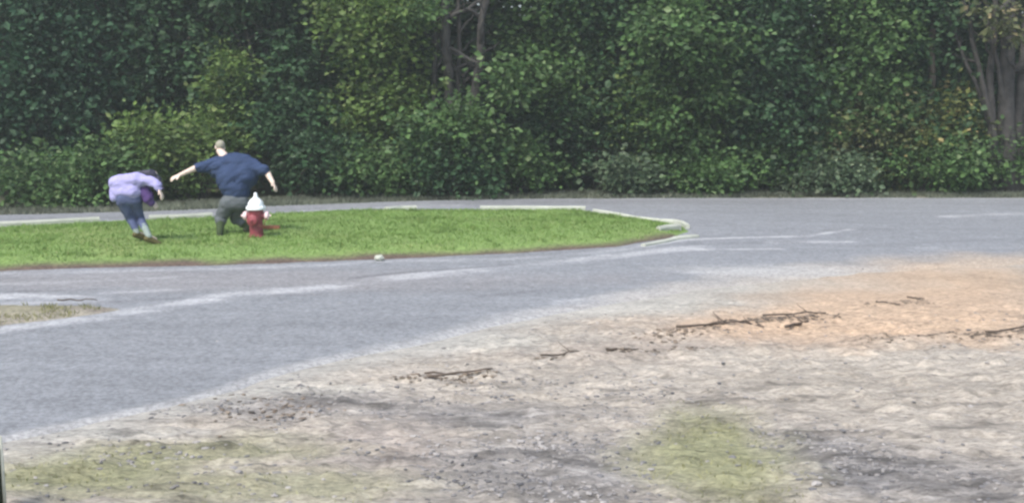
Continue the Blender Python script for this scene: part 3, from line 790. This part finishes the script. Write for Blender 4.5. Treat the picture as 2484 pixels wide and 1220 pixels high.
def hand(wrist, d, nrm, s=1.0, curl=.35, thumb=1):
    """palm, four unequal bent fingers and a side thumb as primitives"""
    d = Vector(d).normalized(); nrm = Vector(nrm); nrm = (nrm - d * nrm.dot(d)).normalized(); side = d.cross(nrm) * thumb
    wv = Vector(wrist); out = []
    for k in (-1.5, -.5, .5, 1.5):
        out.append(('c', wv + side * k * .012 * s, .017 * s, wv + d * .085 * s + side * k * .021 * s, .013 * s))
    for k, L in ((1.5, .070), (.5, .080), (-.5, .074), (-1.5, .058)):
        b = wv + d * .088 * s + side * k * .0225 * s; cur = b; dd = (d + side * k * .06).normalized()
        for j, f in enumerate((.45, .32, .23)):
            a = curl * (j + .6); v = (dd * math.cos(a) + nrm * math.sin(a)).normalized(); nx_ = cur + v * L * f * s
            out.append(('c', cur, (.0105 - .001 * j) * s, nx_, (.0098 - .001 * j) * s)); cur = nx_
    b = wv + side * .026 * s + d * .025 * s; m = b + (side * .7 + d * .6 + nrm * .25).normalized() * .038 * s
    out += [('c', b, .015 * s, m, .012 * s), ('c', m, .012 * s, m + (d * .9 + side * .25 + nrm * .3).normalized() * .032 * s, .0095 * s)]
    return out

def head_prims(c, face, up, s=1.0):
    """skull, jaw, nose, ears, brow, lips; face = direction looked at"""
    f = Vector(face).normalized(); u = Vector(up); u = (u - f * u.dot(f)).normalized(); r = f.cross(u); c = Vector(c)
    q = Matrix((r, f, u)).transposed().to_quaternion()
    P = [('e', c + u * .025 * s, (.075 * s, .095 * s, .09 * s), q), ('e', c - u * .045 * s + f * .02 * s, (.058 * s, .066 * s, .075 * s), q),
         ('c', c + f * .088 * s + u * .01 * s, .009 * s, c + f * .108 * s - u * .022 * s, .013 * s),
         ('c', c + f * .082 * s - u * .058 * s - r * .018 * s, .009 * s, c + f * .082 * s - u * .058 * s + r * .018 * s, .009 * s),
         ('c', c + f * .078 * s + u * .03 * s - r * .035 * s, .011 * s, c + f * .078 * s + u * .03 * s + r * .035 * s, .011 * s)]
    for k in (-1, 1): P.append(('e', c + r * k * .080 * s - u * .005 * s, (.010 * s, .020 * s, .032 * s), q))
    return P, f, u, r, q

def eyes(c, f, u, r, s, parent):
    for k in (-1, 1):
        bm = bmesh.new(); ell_mesh(bm, Vector(c) + f * .080 * s + r * k * .031 * s + u * .006 * s, (.013 * s, .013 * s, .009 * s)); bm_obj('eye', bm, M['eye'], parent)

def shoe(name, ankle, d, mat, parent, s=1.0, up=(0, 0, 1)):
    d = Vector(d).normalized(); a = Vector(ankle); u = Vector(up)
    blob(name, [('c', a - u * .02, .045 * s, a - u * .05 * s - d * .04 * s, .04 * s), ('c', a - u * .045 * s - d * .04 * s, .040 * s, a - u * .055 * s + d * .17 * s, .036 * s),
                ('c', a - u * .03 * s + d * .03 * s, .042 * s, a - u * .055 * s + d * .13 * s, .042 * s)], mat, parent, .007)

M['skin'] = simple('skin', (0.50, 0.36, 0.28), .08, 12, .6, .4, .05)
M['skin_pale'] = simple('pale_skin', (0.62, 0.50, 0.42), .08, 12, .6, .4, .05)
M['eye'] = simple('eye_dark', (0.03, 0.025, 0.02), .1)
M['navy'] = simple('navy_cotton', (0.036, 0.056, 0.112), .12, 5, .95, .1, .35, 14)
M['greycloth'] = simple('grey_cloth', (0.105, 0.120, 0.128), .15, 6, .95, .1, .3, 16)
M['sock'] = simple('dark_olive_cloth', (0.040, 0.060, 0.026), .2, 8)
M['shoe_dark'] = simple('dark_shoe', (0.035, 0.042, 0.025), .2, 8)
M['hair_grey'] = simple('cropped_grey_hair', (0.30, 0.29, 0.23), .3, 60, bump=.4, bscale=150)
M['hair_dark'] = simple('dark_hair', (0.040, 0.038, 0.062), .4, 30, .6, .4, .5, 60)
M['lav'] = simple('lavender_fleece', (0.330, 0.320, 0.560), .10, 5, .95, .1, .35, 12)
M['purple'] = simple('shaded_hoodie_purple', (0.090, 0.055, 0.170), .2, 6, .95, .1, .3, 14)  # lavender hoodie where shaded, the shade put into the colour
M['jean'] = simple('faded_blue_denim', (0.085, 0.105, 0.190), .30, 7, .95, .1, .3, 16)
M['ankle'] = simple('pale_grey_sock', (0.22, 0.27, 0.25), .15, 8)
M['shoe_brown'] = simple('olive_brown_shoe', (0.095, 0.085, 0.035), .25, 8)
M['maroon'] = simple('maroon_cloth', (0.200, 0.045, 0.070), .18, 8, .95, .1, .25, 20)
M['white'] = simple('white_cotton', (0.78, 0.80, 0.82), .05, 8, .9, .2, .2, 20)
M['pinkwhite'] = simple('pale_pink_cotton', (0.78, 0.52, 0.55), .12, 10, .9, .2, .2, 20)
M['tan'] = simple('orange_tan_cloth', (0.33, 0.16, 0.08), .2, 10)
M['rust'] = simple('rust_shoe', (0.19, 0.065, 0.030), .2, 10)

# --- man in the navy shirt
SZ = 0.145
OY = 19.3; OX = (560 - PW / 2) * OY / FPX
man = empty('person', (OX, OY, SZ)); S_ = OY / FPX
def mp(px, py, y=0): return at(px, py, OY + y + .25 * min(1, max(0, (530 - py) / 60))) - Vector((OX, OY, SZ))
hipL, hipR = mp(552, 494, .02), mp(584, 492, .06)
kneeL, ankL = mp(536, 530, .24), mp(533, 566, -.08)
kneeR, ankR = mp(572, 530, .42), mp(600, 551, .33)
shL, shR = mp(522, 402, .12), mp(612, 406, .10)
elL, wrL = mp(482, 405, .02), mp(436, 425, -.10)
elR, wrR = mp(649, 421, .02), mp(662, 444, -.10)
hc = mp(534, 358, .28)
hp, f, u, r, q = head_prims(hc, (-.45, .85, -.25), (-.1, .35, 1), .95)
body = hp + [('c', mp(548, 385, .18), .075, hc - u * .06, .062),
    ('c', mp(545, 405, .13), .13, mp(600, 403, .12), .13), ('c', mp(572, 425, .10), .17, mp(568, 470, .05), .14),
    ('c', hipL, .08, hipR, .08), ('c', shL, .06, elL, .056), ('c', elL, .053, wrL, .032), ('c', shR, .06, elR, .054), ('c', elR, .052, wrR, .034),
    ('c', hipL, .085, kneeL, .062), ('c', kneeL, .060, ankL, .042), ('c', hipR, .085, kneeR, .062), ('c', kneeR, .066, ankR, .042),
    ('c', ankL, .04, ankL + Vector((-.02, .13, -.04)), .03), ('c', ankR, .04, ankR + Vector((.06, .1, -.05)), .03)]
body += hand(wrL, wrL - elL, (-.3, .2, -1), 1.05, .3, 1) + hand(wrR, wrR - elR, (-1, .3, -.2), 1.05, .3, -1)
blob('body', body, M['skin_pale'], man, .0065, 3)
eyes(hc, f, u, r, .95, man)
blob('hair', [('e', hc + u * .035 - f * .012, (.077, .092, .082), q)], M['hair_grey'], man, .008, 2)
blob('t_shirt', [('c', mp(532, 408, .15), .19, mp(600, 411, .12), .20), ('c', mp(560, 402, .15), .21, mp(588, 404, .15), .21), ('c', mp(560, 425, .10), .235, mp(592, 427, .10), .235), ('c', mp(566, 438, .08), .27, mp(572, 458, .05), .24),
    ('c', mp(524, 402, .12), .13, mp(482, 406, .02), .085), ('c', mp(612, 408, .10), .16, mp(642, 414, .01), .085)], M['navy'], man, .011, 14, .022)
blob('shorts', [('c', hipL, .135, hipR, .135), ('c', mp(568, 476, .05), .17, mp(567, 486, .05), .17), ('c', hipL, .13, kneeL, .10), ('c', hipR, .13, kneeR, .10), ('c', kneeL, .095, kneeL.lerp(ankL, .15), .095), ('c', kneeR, .095, kneeR.lerp(ankR, .55), .07)], M['greycloth'], man, .011, 8, .014)
for k, a in ((kneeL, ankL), (kneeR, ankR)):
    blob('sock', [('c', k.lerp(a, .42), .066, a, .050)], M['sock'], man, .009)
shoe('shoe', ankL, (-.15, 1, -.05), M['shoe_dark'], man, 1.1); shoe('shoe', ankR, (.5, .8, -.45), M['shoe_dark'], man, 1.1)
tag(man, 'person in a navy t-shirt and grey shorts running hunched with one arm stretched out', 'person')

# --- runner in lavender
LY_ = 18.4; LXo = (345 - PW / 2) * LY_ / FPX
lav = empty('person', (LXo, LY_, SZ - .01)); S2 = LY_ / FPX
def lp(px, py, y=0): return at(px, py, LY_ + y) - Vector((LXo, LY_, SZ - .01))
hipL, hipR = lp(298, 488, .0), lp(328, 488, .05)
kneeL, ankL = lp(316, 530, .12), lp(333, 564, .05)
kneeR, ankR = lp(340, 530, .22), lp(362, 574, -.22)
shL, shR = lp(300, 438, .12), lp(345, 436, .02)
elR, wrR = lp(378, 443, -.06), lp(387, 462, -.10)
elL, wrL = lp(348, 468, .18), lp(366, 487, .16)
hc = lp(367, 429, .20)
hp, f, u, r, q = head_prims(hc, (.75, .45, -.5), (.55, .2, .8), .92)
body = hp + [('c', lp(345, 435, .12), .06, hc - f * .02 - u * .05, .055),
    ('c', lp(335, 442, .08), .10, lp(290, 450, .06), .10), ('c', lp(300, 455, .05), .10, lp(312, 480, .03), .09), ('c', hipL, .07, hipR, .07),
    ('c', shR, .06, elR, .044), ('c', elR, .042, wrR, .028), ('c', shL, .06, elL, .044), ('c', elL, .042, wrL, .028),
    ('c', hipL, .07, kneeL, .055), ('c', kneeL, .052, ankL, .036), ('c', hipR, .07, kneeR, .055), ('c', kneeR, .058, ankR, .036),
    ('c', ankL, .034, ankL + Vector((.06, .08, -.04)), .027), ('c', ankR, .034, ankR + Vector((.07, .07, -.05)), .027)]
body += hand(wrR, wrR - elR, (-1, .2, 0), .95, .35, -1) + hand(wrL, wrL - elL, (0, .3, -1), .95, .4, 1)
blob('body', body, M['skin_pale'], lav, .0065, 3); eyes(hc, f, u, r, .92, lav)
blob('hair', [('e', hc + u * .015 - f * .015, (.084, .10, .092), q), ('c', hc + u * .02, .075, lp(384, 436, .22), .05), ('c', lp(382, 436, .20), .05, lp(396, 458, .18), .018),
    ('c', lp(375, 440, .22), .06, lp(388, 470, .20), .025), ('c', lp(362, 420, .16), .055, lp(335, 420, .14), .03)], M['hair_dark'], lav, .008, 3)
blob('hoodie', [('c', lp(283, 444, .05), .115, lp(281, 474, .02), .09), ('c', lp(281, 476, .02), .085, lp(326, 476, .02), .085), ('c', lp(290, 447, .06), .15, lp(326, 441, .06), .14), ('c', lp(290, 462, .04), .14, lp(322, 462, .03), .14), ('c', lp(330, 438, .03), .13, shR + Vector((0, 0, -.02)), .095),
    ('c', shR, .085, elR, .066), ('c', elR, .066, elR.lerp(wrR, .85), .05)], M['lav'], lav, .010, 10, .020)
blob('shaded_hoodie_front', [('c', lp(345, 455, .09), .10, lp(358, 480, .07), .09), ('c', shL, .08, elL, .07), ('c', elL, .07, elL.lerp(wrL, .9), .045), ('c', lp(358, 480, .07), .09, lp(366, 492, .07), .05)], M['purple'], lav, .010, 4, .015)  # hoodie front and far sleeve, their shade painted as dark purple
blob('jeans', [('c', hipL + Vector((0, 0, .03)), .11, hipR + Vector((0, 0, .03)), .11), ('c', hipL, .10, kneeL, .068), ('c', kneeL, .066, kneeL.lerp(ankL, .75), .052), ('c', hipR, .10, kneeR, .068), ('c', kneeR, .066, kneeR.lerp(ankR, .5), .055)], M['jean'], lav, .009, 4, .012)
blob('sock', [('c', kneeL.lerp(ankL, .7), .052, ankL, .044)], M['ankle'], lav, .008); blob('sock', [('c', kneeR.lerp(ankR, .45), .055, ankR, .044)], M['ankle'], lav, .008)
shoe('shoe', ankL, (.75, .5, -.35), M['shoe_brown'], lav, 1.0); shoe('shoe', ankR, (.85, .35, -.40), M['shoe_brown'], lav, 1.0)
tag(lav, 'person in a lavender hoodie and blue jeans running bent far forward, dark hair falling', 'person')

# --- fire hydrant: white bonnet and caps on a red barrel
M['hyd_red'] = simple('faded_red_paint', (0.230, 0.050, 0.062), .22, 14, .55, .4, .1, 60)
M['hyd_white'] = simple('white_paint', (0.74, 0.78, 0.80), .07, 14, .5, .4, .1, 60)
M['hyd_cap'] = simple('pinkish_white_paint', (0.74, 0.56, 0.58), .14, 16, .5, .4, .1, 60)
M['tan_wood'] = simple('reddish_wood', (0.30, 0.13, 0.075), .3, 20)
M['rust'] = simple('rusty_iron', (0.16, 0.07, 0.04), .3, 20)
HY = 19.1; HX = (618 - PW / 2) * HY / FPX
hyd = empty('fire_hydrant', (HX, HY, 0.125))
def lathe(name, prof, mat, axis='Z', seg=24, off=(0, 0, 0), parent=None):
    bm = bmesh.new(); rings = []
    for rr, z in prof:
        rings.append([bm.verts.new({'Z': (rr * math.cos(t), rr * math.sin(t), z), 'X': (z, rr * math.cos(t), rr * math.sin(t)), 'Y': (rr * math.cos(t), -z, rr * math.sin(t))}[axis]) for t in (2 * math.pi * k / seg for k in range(seg))])
    for a_, b_ in zip(rings, rings[1:]):
        for k in range(seg): bm.faces.new((a_[k], a_[(k + 1) % seg], b_[(k + 1) % seg], b_[k])).smooth = True
    bm.faces.new(rings[0][::-1]); bm.faces.new(rings[-1]); bmesh.ops.recalc_face_normals(bm, faces=bm.faces)
    o = bm_obj(name, bm, mat, parent or hyd); o.location = off
    md = o.modifiers.new('b', 'BEVEL'); md.width = .003; md.segments = 2; md.limit_method = 'ANGLE'
    return o
lathe('base_flange', [(.15, 0), (.15, .03), (.112, .034), (.108, .07)], M['hyd_red'])
brl = lathe('barrel', [(.108, .03), (.104, .12), (.102, .30), (.110, .40), (.118, .455)], M['hyd_red'])
lathe('top_flange', [(.150, .452), (.152, .462), (.152, .490), (.148, .498)], M['hyd_white'])
bon = lathe('bonnet', [(.128, .497), (.124, .53), (.108, .575), (.080, .610), (.045, .632), (.040, .640)], M['hyd_white'])
lathe('operating_nut', [(.040, .632), (.040, .655), (.030, .660), (.027, .705), (.020, .715)], M['hyd_white'], seg=5)
def bolts(nm, rad, z, par, mat):
    for k in range(6):
        t = 2 * math.pi * (k + .5) / 6
        lathe(nm, [(.013, z), (.013, z + .016), (.008, z + .02)], mat, seg=6, off=(rad * math.cos(t), rad * math.sin(t), 0), parent=par)
bolts('bolt', .138, .495, bon, M['hyd_white']); bolts('bolt', .133, .030, brl, M['rust'])
for sgn in (-1, 1):
    lathe('nozzle', [(.055, sgn * .08), (.055, sgn * .145)], M['hyd_red'], 'X', off=(0, 0, .355))
    c_ = lathe('nozzle_cap', [(.068, sgn * .140), (.068, sgn * .185), (.050, sgn * .200), (.018, sgn * .202), (.018, sgn * .232)], M['hyd_cap'], 'X', off=(0, 0, .355))
lathe('pumper_nozzle', [(.072, .07), (.072, .135)], M['hyd_red'], 'Y', off=(-.0, 0, .300)).rotation_euler = (0, 0, R(-12))
lathe('pumper_cap', [(.086, .130), (.086, .170), (.060, .186), (.020, .188), (.020, .215)], M['hyd_red'], 'Y', off=(0, 0, .300)).rotation_euler = (0, 0, R(-12))
bm = bmesh.new(); pts = [Vector((.17, -.06, .33)), Vector((.15, -.10, .24)), Vector((.11, -.13, .19)), Vector((.07, -.14, .23))]
tube(bm, pts, [.008] * 4, 6); bm_obj('cap_chain', bm, M['rust'], hyd)
tag(hyd, 'red fire hydrant with white top and pale side caps on the turf', 'hydrant')
# reddish scrap lying beside the hydrant
bm = bmesh.new(); bmesh.ops.create_cube(bm, size=1.0)
for v in bm.verts: v.co = Vector((v.co.x * .30, v.co.y * .10, v.co.z * .05)) + Vector((0, 0, random.uniform(-.008, .008)))
bmesh.ops.subdivide_edges(bm, edges=bm.edges[:], cuts=3, use_grid_fill=True)
for v in bm.verts: v.co += Vector((random.uniform(-.006, .006),) * 3)
o = bm_obj('wood_scrap', bm, M['tan_wood']); o.location = ((652 - PW / 2) * 20.0 / FPX, 20.0, .20); o.rotation_euler = (R(4), R(3), R(8))
tag(o, 'flat reddish brown wood scrap lying on the grass just right of the hydrant', 'scrap')

# ------------------------------------------------------------------ light summer haze in the air
bm = bmesh.new(); bmesh.ops.create_cube(bm, size=1.0)
for v in bm.verts: v.co = Vector((v.co.x * 600, 180 + v.co.y * 500, 18 + v.co.z * 60 if v.co.z > 0 else -1.2))
m = bpy.data.materials.new('haze'); m.use_nodes = True; nn_ = m.node_tree.nodes; nn_.remove(nn_['Principled BSDF'])
pv = nn_.new('ShaderNodeVolumePrincipled'); pv.inputs['Color'].default_value = (.90, .98, .94, 1); pv.inputs['Density'].default_value = 0.0022; pv.inputs['Anisotropy'].default_value = 0.2
m.node_tree.links.new(pv.outputs[0], nn_['Material Output'].inputs['Volume'])
tag(bm_obj('haze', bm, m), 'thin pale haze in the air in front of the wood', 'haze', kind='stuff')

# ------------------------------------------------------------------ low post at the left edge of the foreground
post = empty('post', tuple(at(-3, 1150, 7.0).xy) + (0.0,))
bm = bmesh.new(); tube(bm, [(-.035, 0, 0), (-.035, 0, .30), (-.035, 0, .415), (-.035, 0, .425)], [.047, .046, .046, .036], 16); bm_obj('shaft', bm, M['shoe_dark'], post)
bm = bmesh.new(); tube(bm, [(.022, .01, 0), (.020, .01, .25), (.016, .01, .47)], [.010, .010, .009], 10); bm_obj('edge_rod', bm, M['kerb'], post)
tag(post, 'low dark post with a pale rod at the bottom left corner', 'post')
